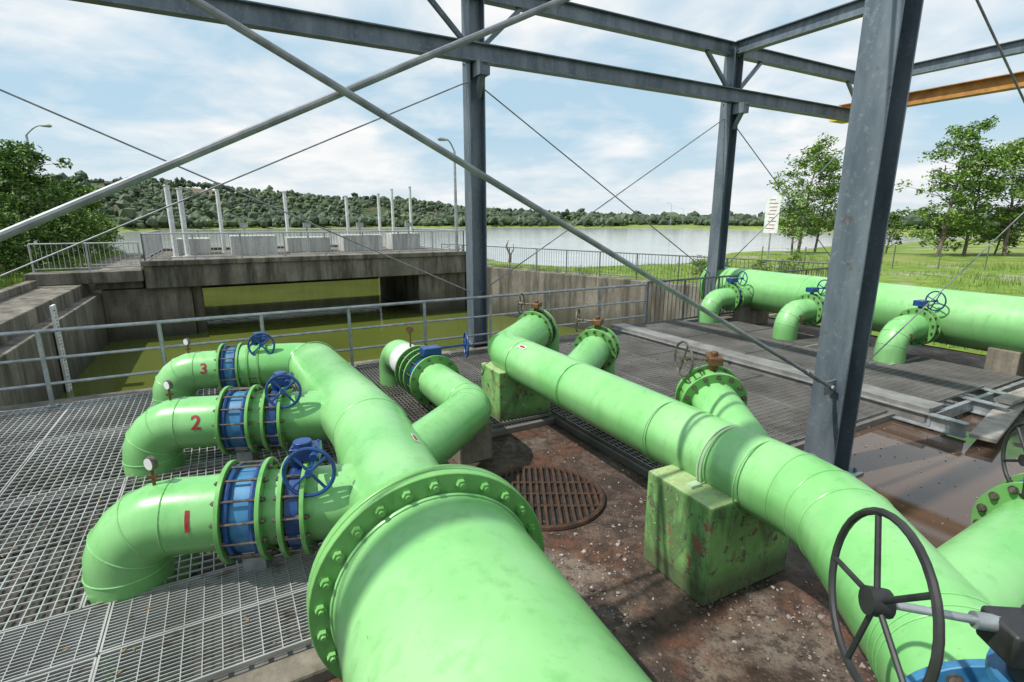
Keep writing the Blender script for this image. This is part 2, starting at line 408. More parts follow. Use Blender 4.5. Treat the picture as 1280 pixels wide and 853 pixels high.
for i in range(len(TH)-1):
    for j in range(L-1): k=i*L+j; g.f.append((k,k+1,k+L+1,k+L))
g.obj('far_hills',FARG)
bm=bmesh.new(); bmesh.ops.create_icosphere(bm,subdivisions=1,radius=1); bm.verts.ensure_lookup_table()
IV=[v.co.copy() for v in bm.verts]; IF=[tuple(v.index for v in f.verts) for f in bm.faces]; bm.free()
def blob(g,c,sx,sz):
    b=len(g.v); 
    for v in IV:
        k=.5+random.random()*.8; g.v.append((c.x+v.x*sx*k,c.y+v.y*sx*k,c.z+v.z*sz*k))
    for f in IF: g.f.append(tuple(b+i for i in f))
g=M()
for i in range(13000):
    t=random.uniform(-50,52); r0=interp(t,R0)
    r=r0+ (random.uniform(10,60) if random.random()<.3 else random.uniform(30,330))
    if t>12:
        r=r0+random.uniform(60,260)
    nn_=noise.noise(V((t*.25,r*.01,5)))
    if nn_<-.33: continue
    a=math.radians(t); c=V((r*math.sin(a),r*math.cos(a),far_h(t,r)))
    s=random.uniform(.9,2.3)*(1 if r>250 else .8)
    if random.random()<.06: s*=1.6
    blob(g,c+V((0,0,s*.8+random.random()*s*1.2)),s*1.25,s*1.15)
g.obj('distant_tree_line',LEAFF,smooth=False)

# ------------------------------------------------------------ trees
def leaves(g,c,rad,n,size,flat=.8):
    for _ in range(n):
        while True:
            o=V((random.uniform(-1,1),random.uniform(-1,1),random.uniform(-1,1)))
            if o.length<1: break
        o=o*(.55+.45*o.length)
        p=c+V((o.x*rad,o.y*rad,o.z*rad*flat))
        x=V((random.gauss(0,1),random.gauss(0,1),random.gauss(0,.6))).normalized(); y=x.cross(V((random.gauss(0,1),random.gauss(0,1),random.gauss(0,1)))).normalized()
        s=size*random.uniform(.6,1.4)
        g.quad(p-x*s,p-y*s*.4,p+x*s,p+y*s*.4)
def tree(name,base,h,spread,seed,nleaf,lsize,mat,trunk=.12,lean=0.,low=.3,clump=.9,nb=14):
    random.seed(seed); root=G(name); t=M(); l=M()
    top=base+V((lean*h,random.uniform(-.1,.1)*h,h*.93)); pts=[]
    for i in range(9):
        k=i/8; pts.append(base.lerp(top,k)+V((random.gauss(0,.03),random.gauss(0,.03),0))*h*.5*k*(1 if i<8 else 0))
    t.tube(pts,[trunk*(1-.85*i/8)+.01 for i in range(9)],8)
    tips=[(top,.7)]
    for i in range(nb):
        k=low+(1-low)*(i+random.random())/nb; idx=min(int(k*8),7); p=pts[idx].lerp(pts[idx+1],min(1,k*8-idx))
        an=i*2.4+random.uniform(-.5,.5); ln=spread*(1.05-.75*abs(k-.5))*random.uniform(.5,1.15)*(1.15-k*.55)
        dr=V((math.cos(an),math.sin(an),random.uniform(.35,1.0))); q=p+dr.normalized()*ln; mid=p.lerp(q,.5)+V((0,0,-.05*ln))
        t.tube([p,mid,q],[trunk*.42*(1.1-k),trunk*.28*(1.1-k),.012],6)
        tips.append((q,.8)); tips.append((p.lerp(q,.62)+V((random.gauss(0,.3),random.gauss(0,.3),random.gauss(0,.2))),.65))
        for s in range(3):
            q2=p.lerp(q,random.uniform(.5,1.))+V((random.gauss(0,1),random.gauss(0,1),random.uniform(-.4,.9)))*ln*.32
            t.tube([p.lerp(q,.45),q2],[trunk*.13,.01],5); tips.append((q2,random.uniform(.4,.75)))
    tot=sum(w for _,w in tips)
    for q,w in tips: leaves(l,q,clump*w*random.uniform(.6,1.3),int(nleaf*w/tot),lsize,.7)
    t.obj('trunk_and_limbs',BARK,root); l.obj('foliage',mat,root,smooth=False); return root
def fp(x,y): return V((x,y,field_h(V((x,y,0)))-.05))
tree('acacia_tree',fp(25.0,46),9.2,2.8,11,5600,.13,LEAF,.13,.05,.12,.95,22)
tree('acacia_tree',fp(27,47),8.2,2.3,12,3200,.13,LEAF,.10,.08,.15,.85,18)
tree('acacia_tree',fp(23.4,44),5.2,1.8,19,2200,.12,LEAF,.08,-.05,.15,.75)
tree('acacia_tree',fp(32.4,40),9.6,2.8,13,6500,.13,LEAF,.14,.04,.08,1.0,24)
tree('acacia_tree',fp(35.2,41),8.0,2.4,14,4400,.13,LEAF,.12,-.03,.1,.95,20)
tree('acacia_tree',fp(37.4,40),8.6,2.9,15,5600,.13,LEAF,.13,.03,.08,1.0,22)
tree('acacia_tree',fp(40.2,41),8.4,2.8,16,5000,.13,LEAF,.13,.0,.08,1.0,20)
tree('small_shrub_tree',fp(30.5,43),3.4,1.3,18,1100,.12,LEAFD,.07,.1,.1,.6)
tree('small_shrub_tree',fp(34.0,42),3.0,1.5,58,1400,.12,LEAFD,.07,.1,.1,.7)
tree('small_shrub_tree',fp(38.5,42),3.4,1.6,59,1500,.12,LEAFD,.07,.1,.1,.7)
def lp(a,b,z=0.): return W(a,b,left_h(a,b)+z-.05)
tree('broadleaf_tree',lp(-8.6,36.5),6.0,2.1,21,7000,.12,LEAFD,.12,.02,.15,.75,20)
tree('broadleaf_tree',lp(-11.5,36),4.6,2.4,22,6500,.12,LEAFD,.12,.02,.08,.8,18)
tree('broadleaf_tree',lp(-8.8,42),4.7,2.2,23,6000,.12,LEAFD,.12,.02,.08,.8,18)
tree('broadleaf_tree',lp(-8.2,47),4.6,2.2,24,5500,.12,LEAF,.12,-.02,.08,.8,18)
tree('broadleaf_tree',lp(-12.5,44),5.0,2.8,25,6000,.12,LEAFD,.12,-.02,.08,.9,18)
for i,(a,b,h) in enumerate([(-8.2,30.5,2.6),(-9.2,27.5,2.7),(-8.0,34,2.4),(-10.5,31,3.4),(-7.9,39.5,2.8),(-7.9,44.5,3.0),(-8.6,24.5,1.7),(-7.8,50,2.6),(-11,34,4.0)]):
    tree('bush',lp(a,b),h,1.4,40+i,3600,.1,LEAF if i%2 else LEAFD,.05,0,.05,.7,14)
for i,(a,b,h) in enumerate([(20.5,13.5,1.0),(21.3,15.2,.8),(22.4,14.4,1.2),(19.5,17,.8),(24.5,13,1.0)]):
    p=W(a,b); p.z=field_h(p); tree('low_shrub',p,h,.5,80+i,900,.05,LEAF,.02,0,.05,.35,10)
random.seed(3); g=M()
def tuft(p,h,n):
    for _ in range(n):
        q=p+V((random.gauss(0,.12),random.gauss(0,.12),0)); an=random.random()*6.28; x=V((math.cos(an),math.sin(an),0))*.015
        g.quad(q-x,q+x,q+V((random.gauss(0,.10),random.gauss(0,.10),1))*h*random.uniform(.6,1.2))
for i in range(7000):
    b=random.uniform(3,34); a=astart(b)+random.random()**1.3*28+.3; p=W(a,b); 
    z=field_h(p); 
    if a-astart(b)<4: z=max(z,-.1)
    if z<-2.3: continue
    big=noise.noise(p*.2)
    if big<-.2: continue
    tuft(V((p.x,p.y,z-.02)),(.13 if big<.22 else .33)*random.uniform(.6,1.2),4)
for i in range(2200):
    a=-6.7-random.random()**1.5*7; b=random.uniform(9,52); tuft(lp(a,b),.4,5)
g.obj('grass_tufts',BLADE,smooth=False)

# ------------------------------------------------------------ canal walls and platform
root=G('canal_retaining_wall')
w=M(); w.abox(-6.7,-4.9,9.6,50,-4,.02); w.abox(-4.9,-4.5,9.6,50,-4,-.45); w.abox(-6.5,-6.2,9.6,26,.02,.28); w.obj('left_wall',CONC,root,False,.03)
w=M(); w.abox(-40,19,9.22,9.58,-4,-.06); w.obj('near_wall',CONC,root,False,.02)
w=M(); 
p0,p1=W(17.6,9.6),W(11.6,29.6)
w.bar(p0+V((0,0,-2)),p1+V((0,0,-2)),.5,4.04); w.obj('right_wall',CONC,root,False,.03)
plat=G('intake_platform')
w=M(); w.abox(-2.9,12,26.6,35.5,-.33,.8); w.obj('deck_slab',CONC,plat,False,.04)
w=M(); w.abox(-2.95,12.05,26.5,26.62,.62,.84); w.obj('deck_kerb',CONC,plat,False,.02)
w=M(); w.abox(-4.49,-1.3,26.9,35,-4,-.34); w.abox(9.2,11.9,26.9,35,-4,-.34); w.abox(-1.29,-.9,27.2,27.9,-4,-.34); w.obj('piers',CONC,plat,False,.03)
w=M(); w.abox(-1.29,9.19,35.1,35.48,-1.35,-.34); w.obj('sky_blocking_wall',CONCG,plat,False,.02)  # added wall, hung here to keep bright sky out of the canal reflection
w=M(); w.abox(-6.6,-2.92,26.2,27.2,.03,.5); w.abox(-4.6,-3.0,26.9,35,-.3,.45); w.obj('side_wall',CONC,plat,False,.03)
w=M(); w.abox(-4.49,12.4,46,46.5,-4,.5); w.abox(11.9,12.4,35.6,46,-4,.3); w.obj('reflection_wall',CONCG,plat,False,.03)  # added walls, so the water under the slab mirrors concrete instead of sky
w=M()
for a0,a1,b0,b1,z in [(.5,2.6,29.5,31,1.75),(3.2,5.4,30.5,32,1.6),(6,8.2,30,31.5,1.7),(8.9,10.6,30.5,32,1.75),(-2,-.4,31,33,1.6)]: w.abox(a0,a1,b0,b1,.8,z)
w.obj('gate_plinths',CONCP,plat,False,.03)
w=M()
for a in (1.2,4.2,7.0,9.8): w.cyl(W(a,30.2,.8),W(a,30.2,2.2),.05,10); w.box(W(a,30.2,2.25),E*.18,D*.14,ZUP*.12)
w.obj('gate_actuators',GALV,plat)
def railing(name,pts,h,bars=0,post=1.8,rails=(1.,),mat=GALV,r=.022,parent=None):
    root=parent or G(name); m=M()
    for p,q in zip(pts,pts[1:]):
        L=(q-p).length; d=(q-p)/L
        for f in rails: m.cyl(p+ZUP*h*f,q+ZUP*h*f,r if f==1. else r*.8,10)
        n=max(1,round(L/post))
        for i in range(n+1): c=p+d*L*i/n; m.cyl(c-ZUP*.02,c+ZUP*h,r*1.1,10); m.box(c+ZUP*.006,d*.06,d.cross(ZUP)*.05,ZUP*.006)
        if bars:
            n=int(L/bars)
            for i in range(1,n): c=p+d*L*i/n; m.bar(c+ZUP*h*min(rails),c+ZUP*h,.014,.014)
    m.obj('railing_tubes',mat,root); return root
GR2=simple('platform_rail_steel',(.34,.35,.35),(.46,.47,.47),3,.5,.3,0)
GR3=simple('dark_rail_steel',(.1,.105,.1),(.17,.17,.165),3,.5,.3,0)
railing('platform_railing',[W(-2.8,35,.8),W(-2.8,26.8,.8),W(11.8,26.8,.8),W(11.8,35.3,.8),W(-2.8,35.3,.8)],1.15,.16,1.9,(1.,.12),GR2,.03)
railing('platform_railing',[W(-6.4,26.7,.5),W(-2.95,26.7,.5)],1.1,.16,1.7,(1.,.12),GR2,.03)
railing('wall_railing',[p1+V((0,0,0.02)),p0+V((0,0,.02)),W(17.4,9.3,.0)],1.1,.15,1.9,(1.,.1),GR3,.025)
railing('wall_railing',[W(8.6,9.0,.0),W(12.2,9.0,0),W(17.4,9.2,0)],1.1,.13,1.2,(1.,.12),GR3,.025)
for a,b,h,r in [(-1.8,29.0,3.2,.11),(-1.35,29.4,3.1,.11),(.2,31.8,3.2,.09),(3.5,32.6,3.2,.09),(7.0,33.3,3.1,.09),(9.1,33.8,3.3,.09),(10.0,33.9,3.6,.09),(11.3,34.2,3.8,.09)]:
    r0=G('white_vent_pole'); m=M(); c=W(a,b,.8); m.cyl(c,c+ZUP*h,r,12); m.cyl(c,c+ZUP*.05,r*2,12); m.cyl(c+ZUP*h,c+ZUP*(h+.04),r*1.25,12); m.obj('pole',WHITER,r0)
def lamp(base,h,arm):
    r0=G('street_lamp'); m=M(); top=base+ZUP*h
    m.tube([base,base+ZUP*h*.5,top],[.10,.08,.06],10)
    pts=[top]; 
    for i in range(1,9): k=i/8; pts.append(top+arm*k*1.0+ZUP*(.55*math.sin(k*1.5)))
    m.tube(pts,.04,8); m.cyl(base,base+ZUP*.3,.14,12)
    m.obj('pole',GALV,r0); m=M(); e=pts[-1]; d=arm.normalized(); m.tube([e-d*.05,e+d*.15,e+d*.45,e+d*.55],[.04,.08,.1,.05],10); m.obj('lamp_head',GALV,r0)
lamp(V((-28.1,32,.2)),7.1,V((.75,.2,0)))
lamp(W(11.6,27.3,.8),5.3,V((-.35,-.25,0)))
lamp(V((52,175,-1.6)),9,V((-1,0,0)))
lamp(V((96,300,-1.6)),10,V((-1,0,0)))
r0=G('water_level_gauge'); m=M(); m.box(W(-4.42,19.5,-1.35),E*.03,D*.2,ZUP*1.45); m.obj('board',WHITE,r0,False)
m=M()
for i in range(26): m.box(W(-4.385,19.5-(.05 if i%2 else -.02),-2.55+i*.1),E*.003,D*(.05 if i%5 else .1),ZUP*.012)
m.obj('marks',BLACK,r0,False)
r0=G('warning_sign'); m=M(); s0=V((16.5,33.9,field_h(V((16.5,33.9,0))))); m.cyl(s0,s0+ZUP*(4.0-s0.z),.05,10); m.obj('post',GALV,r0)
sxv=V((.75,-.66,0)).normalized(); syv=V((-.66,-.75,0)).normalized(); m=M(); c=V((16.5,33.9,2.85)); m.box(c+syv*.07,sxv*.42,syv*.015,ZUP*1.15); m.obj('board',WHITE,r0,False)
m=M()
for i in range(9): m.box(c+syv*.088+ZUP*(.9-i*.22)+sxv*random.uniform(-.05,.05),sxv*random.uniform(.14,.3),syv*.002,ZUP*.022)
m.obj('lettering',RED,r0,False)
r0=G('dead_tree_snag'); m=M(); c=V((-.3,60,-2.6)); m.tube([c,c+V((.1,0,1.2)),c+V((-.35,0,2.2)),c+V((-.1,0,2.9))],[.2,.15,.11,.03],7); m.tube([c+V((.05,0,1.1)),c+V((.5,0,1.9)),c+V((.45,0,2.5))],[.1,.08,.02],6); m.obj('trunk',BARK,r0)
r0=G('wire_fence'); m=M(); prev=None
for i in range(14):
    p=V((14.5+i*2.3,30.5-i*.35,0)); p.z=field_h(p)
    m.cyl(p,p+ZUP*1.3,.03,8)
    if prev:
        for h in (.5,.85,1.2): m.cyl(prev+ZUP*h,p+ZUP*h,.006,5)
    prev=p
m.obj('posts_and_wire',GR3,r0)

# ------------------------------------------------------------ gratings
def panel(m,a0,a1,b0,b1,z,sa,sb,h=.035,t=.005,fr=True,tilt=0):
    n=int((a1-a0)/sa)
    for i in range(n+1):
        a=a0+(a1-a0)*i/n; m.box(W(a,(b0+b1)/2,z-h/2+tilt*(a-a0)),E*(t/2),D*((b1-b0)/2),ZUP*(h/2))
    n=int((b1-b0)/sb)
    for i in range(n+1):
        b=b0+(b1-b0)*i/n; m.box(W((a0+a1)/2,b,z-.007+tilt*(a1-a0)/2),E*((a1-a0)/2)+ZUP*tilt*(a1-a0)/2,D*(t/2*1.1),ZUP*.0065)
    if fr:
        for a in (a0,a1): m.box(W(a,(b0+b1)/2,z-h/2+.002+tilt*(a-a0)),E*.006,D*((b1-b0)/2),ZUP*(h/2))
        for b in (b0,b1): m.box(W((a0+a1)/2,b,z-h/2+.003+tilt*(a1-a0)/2),E*((a1-a0)/2)+ZUP*tilt*(a1-a0)/2,D*.006,ZUP*(h/2))
deck=G('grating_deck'); random.seed(5)
m=M(); m2=M()
a=.93
while a>-7:
    w_=random.choice([.9,1.0,1.0]); 
    for (b0,b1) in ((3.95,6.0),(6.03,7.6),(7.63,9.1)):
        panel(m,a-w_+.02,a,b0,b1,random.uniform(-.014,.014),.075,.085,.032,.0075,tilt=random.uniform(-.01,.01))
    a-=w_
a=.6
while a>-7:
    panel(m2,a-1.48,a,2.95,3.42,random.uniform(-.005,.01),.10,.03,t=.006); panel(m2,a-1.48,a,3.44,3.92,random.uniform(-.005,.01),.10,.03,t=.006); a-=1.5
m.obj('grating_panels',GRATE,deck,False); m2.obj('edge_grating_panels',GRATE,deck,False)
m=M()
for a0,a1,b0,b1 in [(.97,2.3,5.45,7.2),(2.32,3.62,5.45,7.2),(.97,2.3,7.23,9.1),(2.32,3.62,7.23,9.1)]+[(3.68+i*1.0,3.68+i*1.0+.98,b0,b1) for i in range(4) for b0,b1 in ((3.35,5.2),(5.23,7.1),(7.13,9.1))]:
    panel(m,a0,a1,b0,b1,random.uniform(-.01,.008),.05,.09,.035,.007)
m.obj('dark_grating_panels',GRATED,deck,False)
m=M()
for b in (2.98,3.93,6.01,7.61,9.08): m.bar(W(-7,b,-.16),W(.9,b,-.16),.1,.2)
for b in (5.42,7.21,9.08): m.bar(W(1,b,-.14),W(7.6,b,-.14),.1,.18)
m.bar(W(3.66,3.3,-.14),W(3.66,5.42,-.14),.06,.2); m.bar(W(3.6,3.31,-.14),W(7.7,3.31,-.14),.06,.2); m.bar(W(3.66,5.2,-.14),W(7.6,5.2,-.14),.06,.18)
m.bar(W(.95,2.95,-.16),W(.95,9.1,-.16),.06,.2)
m.obj('support_beams',GRATED,deck,False)
pit=G('pipe_pit'); m=M(); m.quad(W(-12,2.9,-1.3),W(.99,2.9,-1.3),W(.99,9.3,-1.3),W(-12,9.3,-1.3)); m.quad(W(.99,5.4,-.8),W(7.6,5.4,-.8),W(7.6,9.3,-.8),W(.99,9.3,-.8)); m.quad(W(3.65,3.3,-.8),W(7.6,3.3,-.8),W(7.6,5.4,-.8),W(3.65,5.4,-.8)); m.obj('pit_floor',CONCD,pit,False)
m=M(); 
def vw(a0,b0,a1,b1,z0=-1.3,z1=ZG): m.quad(W(a0,b0,z0),W(a1,b1,z0),W(a1,b1,z1),W(a0,b0,z1))
vw(-12,2.9,.95,2.9); vw(.98,2.9,.98,5.4); vw(.98,5.4,3.65,5.4); vw(3.65,3.3,3.65,5.4); vw(3.65,3.3,7.6,3.3); vw(7.6,3.3,7.6,9.3); m.obj('pit_walls',CONCD,pit,False)
m=M(); m.abox(-8,.9,2.72,2.92,-.3,-.03); m.obj('deck_kerb',CONCW,None,False,.02)
railing('deck_handrail',[W(-7.67,9.02,0),W(8.58,9.02,0)],1.05,0,1.3,(1.,.64,.3),GALV,.026)

st=G('walkway_platform'); m=M()
PL=simple('steel_cover_plate',(.17,.165,.155),(.31,.30,.28),3,.5,.4,.2)
m.abox(7.75,8.1,2.9,9.2,.10,.15); m.abox(7.7,7.75,2.9,9.2,-.05,.16); m.obj('cover_plate',PL,st,False,.005)
m=M()
for b0,b1 in ((3.0,4.4),(4.45,5.9),(5.95,7.4),(7.45,9.0)):
    panel(m,8.14,9.55,b0,b1,.15,.055,.1,t=.007)
    panel(m,9.75,11.0,b0,b1,.06,.055,.1,t=.007)
m.obj('grating_panels',GRATED,st,False)
m=M()
for a in (7.72,8.9,9.6): m.ibeam(W(a,2.5,-.0),W(a,9.1,-.0),.12,.18,.014)
for b in (2.9,4.42,5.92,9.05): m.bar(W(7.7,b,-.0),W(11,b,-.0),.06,.14)
m.obj('beams',GALV,st,False)
m=M(); m.bar(W(7.6,2.3,.0),W(9.6,2.65,.0),.25,.05); m.bar(W(9.2,1.9,-.06),W(11.6,2.35,-.06),.2,.06); m.bar(W(9.0,2.6,.12),W(12.5,2.6,.12),.2,.05); m.obj('loose_planks',simple('bleached_plank',(.2,.18,.15),(.36,.33,.29),4,.8),st,False,.005)

# ------------------------------------------------------------ steel frame
fr=G('steel_portal_frame')
def hcol(m,a,b,z0,z1,s=.32,t=.022):
    c=W(a,b,(z0+z1)/2); h=(z1-z0)/2
    m.box(c-E*(s/2-t/2),E*(t/2),D*(s/2),ZUP*h); m.box(c+E*(s/2-t/2),E*(t/2),D*(s/2),ZUP*h); m.box(c,E*(s/2-t-.001),D*(t/3),ZUP*h)
BR=9.72; BF=2.86
posts=[(4.56,BR),(11.7,BR),(17.6,BR),(5.43,BF),(-4.07,BF),(-4.3,BR),(14.9,BF)]
m=M()
for a,b in posts: hcol(m,a,b,ZG if b<5 else -3 if a<12 else -.3,6.6)
m.obj('columns',FRAME,fr,False)
m=M()
for a,b in posts:
    zb=ZG if b<5 else .0
    m.box(W(a,b,zb+.012),E*.26,D*.26,ZUP*.012)
    for i in (-1,1):
        for j in (-1,1): m.cyl(W(a+i*.2,b+j*.2,zb+.02),W(a+i*.2,b+j*.2,zb+.07),.018,6)
m.obj('base_plates',FRAME,fr,False)
m=M()
m.ibeam(W(-12,BR-.2,5.5),W(17.9,BR-.2,5.5),.2,.32); m.ibeam(W(-12,BR,6.6),W(19,BR,6.6),.2,.3)
m.ibeam(W(-6,BF,6.6),W(18,BF,6.6),.2,.3)
for a in (4.56,11.7,17.6): m.ibeam(W(a,BR-.1,6.62),W(a,-1,6.62),.2,.3)
for a,b in posts[:3]+[posts[5]]:
    for s in (-1,1): m.bar(W(a+s*.15,b-.05,5.65),W(a+s*1.0,b-.02,6.45),.08,.08)
    m.box(W(a,b-.32,5.2),E*.1,D*.17,ZUP*.12)
    m.bar(W(a,b-.16,4.75),W(a,b-.5,5.3),.12,.05)
m.obj('beams',FRAME,fr,False)
m=M(); m.ibeam(W(17.3,10.2,5.78),W(17.3,-1,5.78),.3,.34); m.obj('crane_rail_beam',ORANGE,fr,False)
m=M(); m.box(W(17.2,10.0,5.55),E*.35,D*.25,ZUP*.1); m.obj('end_stop',YEL,fr,False)
m=M()
for a,b in posts:
    for z in (5.35,5.65,6.5,6.7):
        for i in (-.07,.07):
            for e_ in (-1,1): m.cyl(W(a+e_*.155,b+i,z),W(a+e_*.19,b+i,z),.016,6)
m.obj('frame_bolts',FRAME,fr,False)
m=M()
def rod(a0,z0,a1,z1,b,r): m.cyl(W(a0,b,z0),W(a1,b,z1),r,10)
rod(5.25,.85,-4.07,5.4,BF-.06,.019); rod(5.25,5.4,-4.07,.81,BF+.0,.019)
rod(5.6,.85,14.9,5.4,BF,.007); rod(5.6,5.4,14.9,.81,BF+.05,.012)
for (x,y) in ((-4.3,4.56),(4.56,11.7),(11.7,17.6)): rod(x,1.0,y,5.1,BR,.013); rod(x,5.1,y,1.0,BR+.05,.013)
m.obj('bracing_rods',RODM,fr)
m=M()
m.box(W(5.2,BF-.06,.87),E*.09,D*.008,ZUP*.07); m.cyl(W(5.2,BF-.1,.87),W(5.2,BF-.02,.87),.025,6)
m.cyl(W(5.0,BF-.06,.97),W(4.75,BF-.06,1.095),.026,8)
m.obj('turnbuckles_and_gussets',RODM,fr)

# ------------------------------------------------------------ valves etc.
def valve(root,c,u,w,R,wheelR=.165,side=1,blue=BLUE,wheelmat=BLUE):
    m=M(); m.disc(c,u,R+.02,.085,36)
    m.cyl(c+ZUP*R*.95,c+ZUP*(R+.10),.045,14); m.cyl(c-ZUP*(R+.06),c-ZUP*R*.95,.04,12)
    m.obj('valve_body',blue,root)
    g0=c+ZUP*(R+.12)+u*.05; m=M(); m.box(g0+u*.02,u*.10,w*.075,ZUP*.05); m.cyl(g0+ZUP*.04,g0+ZUP*.085,.065,16); m.cyl(g0+u*.09*side,g0+u*.09*side+w*.12,.03,10)
    for i in (-1,1):
        for j in (-1,1): m.cyl(g0+u*(.02+i*.08)+w*j*.055+ZUP*.05,g0+u*(.02+i*.08)+w*j*.055+ZUP*.062,.01,6)
    m.obj('gearbox',blue,root,True,.008)
    m=M(); wc=g0+u*.08*side+w*.24-ZUP*.05; m.cyl(wc-w*.16,wc+w*.03,.014,10); m.wheel(wc,w+ZUP*.12,wheelR,.014,4,.7); m.obj('handwheel',wheelmat,root)
def flange(m,mb,c,u,R,t=.03,nb=12,rb=.016,Rb=None):
    m.disc(c,u,R,t,44); mb.nuts(c,u,Rb or R*.88,nb,rb,t+.05,.02)

def branch(num,Ebase,J,z,R,gauge=True):
    root=G('branch_pipe')
    Eb=V((Ebase[0],Ebase[1],0)); Jv=V((J[0],J[1],0)); u=(Jv-Eb).normalized(); L=(Jv-Eb).length
    w=V((u.y,-u.x,0)); 
    pts=fillet([Eb+ZUP*-1.25,Eb+ZUP*z,Jv+ZUP*z],.34,6)
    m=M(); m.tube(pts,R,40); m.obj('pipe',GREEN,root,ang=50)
    m=M()
    for i in (1,3,5,7): 
        d=(pts[i+1]-pts[i-1]).normalized() if i<len(pts)-1 else u
        m.torus(pts[i],d,R,.006,40,6)
    m.obj('weld_seams',GREEN,root)
    P=lambda s:Eb+u*s+ZUP*z
    f=M(); fb=M(); k=L/1.95
    for s in (.74,1.0,1.14,1.29): flange(f,fb,P(s*k),u,R+.095,.03,14,.016)
    f.obj('flanges',GREENF,root,True,.003); 
    m=M(); m.disc(P(.87*k),u,R+.03,.20*k,40); m.obj('coupling_sleeve',BLUE2,root)
    m=M(); m.torus(P(.785*k),u,R+.045,.022,40,8); m.torus(P(.955*k),u,R+.045,.022,40,8); m.obj('coupling_rings',BLUE,root)
    fb.bolts(P(.87*k),u,R+.068,14,.009,.30*k); fb.bolts(P(1.215*k),u,R+.07,14,.009,.2*k,.0); fb.obj('bolts',DKSTEEL,root)
    valve(root,P(1.215*k),u,w,R+.03)
    if gauge:
        m=M(); g0=Eb+u*.24+ZUP*(z+R-.03); m.cyl(g0,g0+ZUP*.15,.011,8); m.box(g0+ZUP*.08,u*.03,w*.012,ZUP*.012); m.obj('gauge_stem',BRONZE,root)
        gd=(w*.8-u*.5).normalized(); gc=g0+ZUP*.18; m=M(); m.disc(gc,gd,.05,.035,24); m.obj('gauge_case',DKSTEEL,root); m=M(); m.disc(gc+gd*.019,gd,.042,.003,24); m.obj('gauge_dial',WHITE,root)
    wv=(w*math.cos(.3)+ZUP*math.sin(.3)).normalized()
    text_on_pipe(num,Eb+u*.53*k+ZUP*z,u,wv,R,.2,'number_'+num,root)
    m=M(); c=P(.87*k); m.box(V((c.x,c.y,(z-R)/2-.6)),u*.08,w*.1,ZUP*((z-R)/2+.6)); m.box(V((c.x,c.y,z-R-.02)),u*.12,w*.14,ZUP*.02); m.obj('pedestal',GALV,root,False,.005)
    return root
branch('1',(-2.73,3.26),(-.86,3.62),.45,.265)
branch('2',(-3.74,5.02),(-1.72,5.35),.45,.265)
branch('3',(-4.72,6.93),(-3.0,7.35),.45,.265)

man=G('manifold_pipe'); m=M()
F=V((-.44,2.58,.5)); A_=V((-1.36,4.71,.5)); En=V((-2.92,7.3,.48)); u3=(V((-2.92,7.3,0))-V((-4.72,6.93,0))).normalized()
pf=fillet([F,A_,En,En-u3*.9],[2.,.34],8)
seg0=[F,F.lerp(pf[1],.28)]
m.tube(seg0+pf[1:],[.52,.37]+[.36]*9+[.34]+[.30]*(len(pf)-11),44)
m.obj('pipe',GREEN,man,ang=60)
dF=(A_-F).normalized(); dB=V((-.42,.9075,0))
m=M(); m.torus(seg0[1],dF,.37,.007,44,6); m.torus(pf[3],(pf[4]-pf[2]),.36,.006,44,6); m.torus(pf[10],(pf[11]-pf[9]),.355,.006,44,6); m.obj('weld_seams',GREEN,man)
f=M(); fb=M(); f.disc(F-dB*.03,dB,.68,.055,64); f.disc(F+dB*.035,dB,.68,.055,64); fb.nuts(F,dB,.62,26,.028,.18,.03); f.obj('main_flange',GREENF,man,True,.006); fb.obj('main_bolts',GREENF,man)
m=M(); m.disc(F,dB,.60,.012,50); m.obj('gasket',BLACK,man)
m=M(); B0=F-dB*.05; m.tube([B0,B0-dB*.9,B0-dB*1.8,B0-dB*5],.565,72); m.obj('trunk_pipe',GREEN,man,ang=60)
m=M(); m.torus(B0-dB*.04,dB,.568,.012,64,6); m.torus(B0-dB*2.2,dB,.567,.007,64,6); m.obj('trunk_weld',GREEN,man)
m=M(); c=B0-dB*2.4; m.box(V((c.x,c.y,.0)),E*.6,D*.3,ZUP*.13); m.obj('saddle',CONCW,man,False,.02)
lc=F.lerp(A_,.56); lw=V((.55,0,.8)).normalized()
patch_on_pipe(lc,dF,lw,.37,.15,.045,'label_plate',man,WHITE,.005); patch_on_pipe(lc,dF,lw,.37,.11,.028,'label_print',man,RED,.007)
sb=G('side_branch_pipe'); m=M()
S=[V((-.95,3.95,.5)),V((-.42,5.35,.5)),V((-1.87,7.95,.5)),V((-1.87,7.95,-1.2))]
ps=fillet(S,[.42,.36],8); m.tube(ps,.235,36); m.obj('pipe',GREEN,sb,ang=60)
us=(S[2]-S[1]).normalized(); Pq=lambda s:S[1]+us*s
m=M()
for i in (2,5,9): m.torus(ps[i],ps[i+1]-ps[i-1],.235,.006,36,6)
m.obj('weld_seams',GREEN,sb)
f=M(); fb=M()
for s in (1.15,1.42,1.60,1.78): flange(f,fb,Pq(s),us,.335,.03,12)
f.obj('flanges',GREENF,sb)
m=M(); m.disc(Pq(1.285),us,.27,.22,32); m.obj('valve_core',BLUE,sb); m=M(); m.disc(Pq(1.51),us,.28,.14,32); m.disc(Pq(1.69),us,.28,.1,32); m.obj('rubber_joint',BLACK,sb)
fb.bolts(Pq(1.5),us,.3,12,.009,.6); fb.obj('bolts',DKSTEEL,sb)
m=M(); m.tube([Pq(1.83),Pq(2.35)],.245,32); m.obj('white_collar',WHITER,sb)
m=M(); c=Pq(1.285); ws=V((-us.y,us.x,0))*-1
m.cyl(c+ZUP*.22,c+ZUP*.36,.04,12); m.box(c+ZUP*.37,us*.09,ws*.12,ZUP*.05); m.obj('gearbox',BLUE,sb,True,.01)
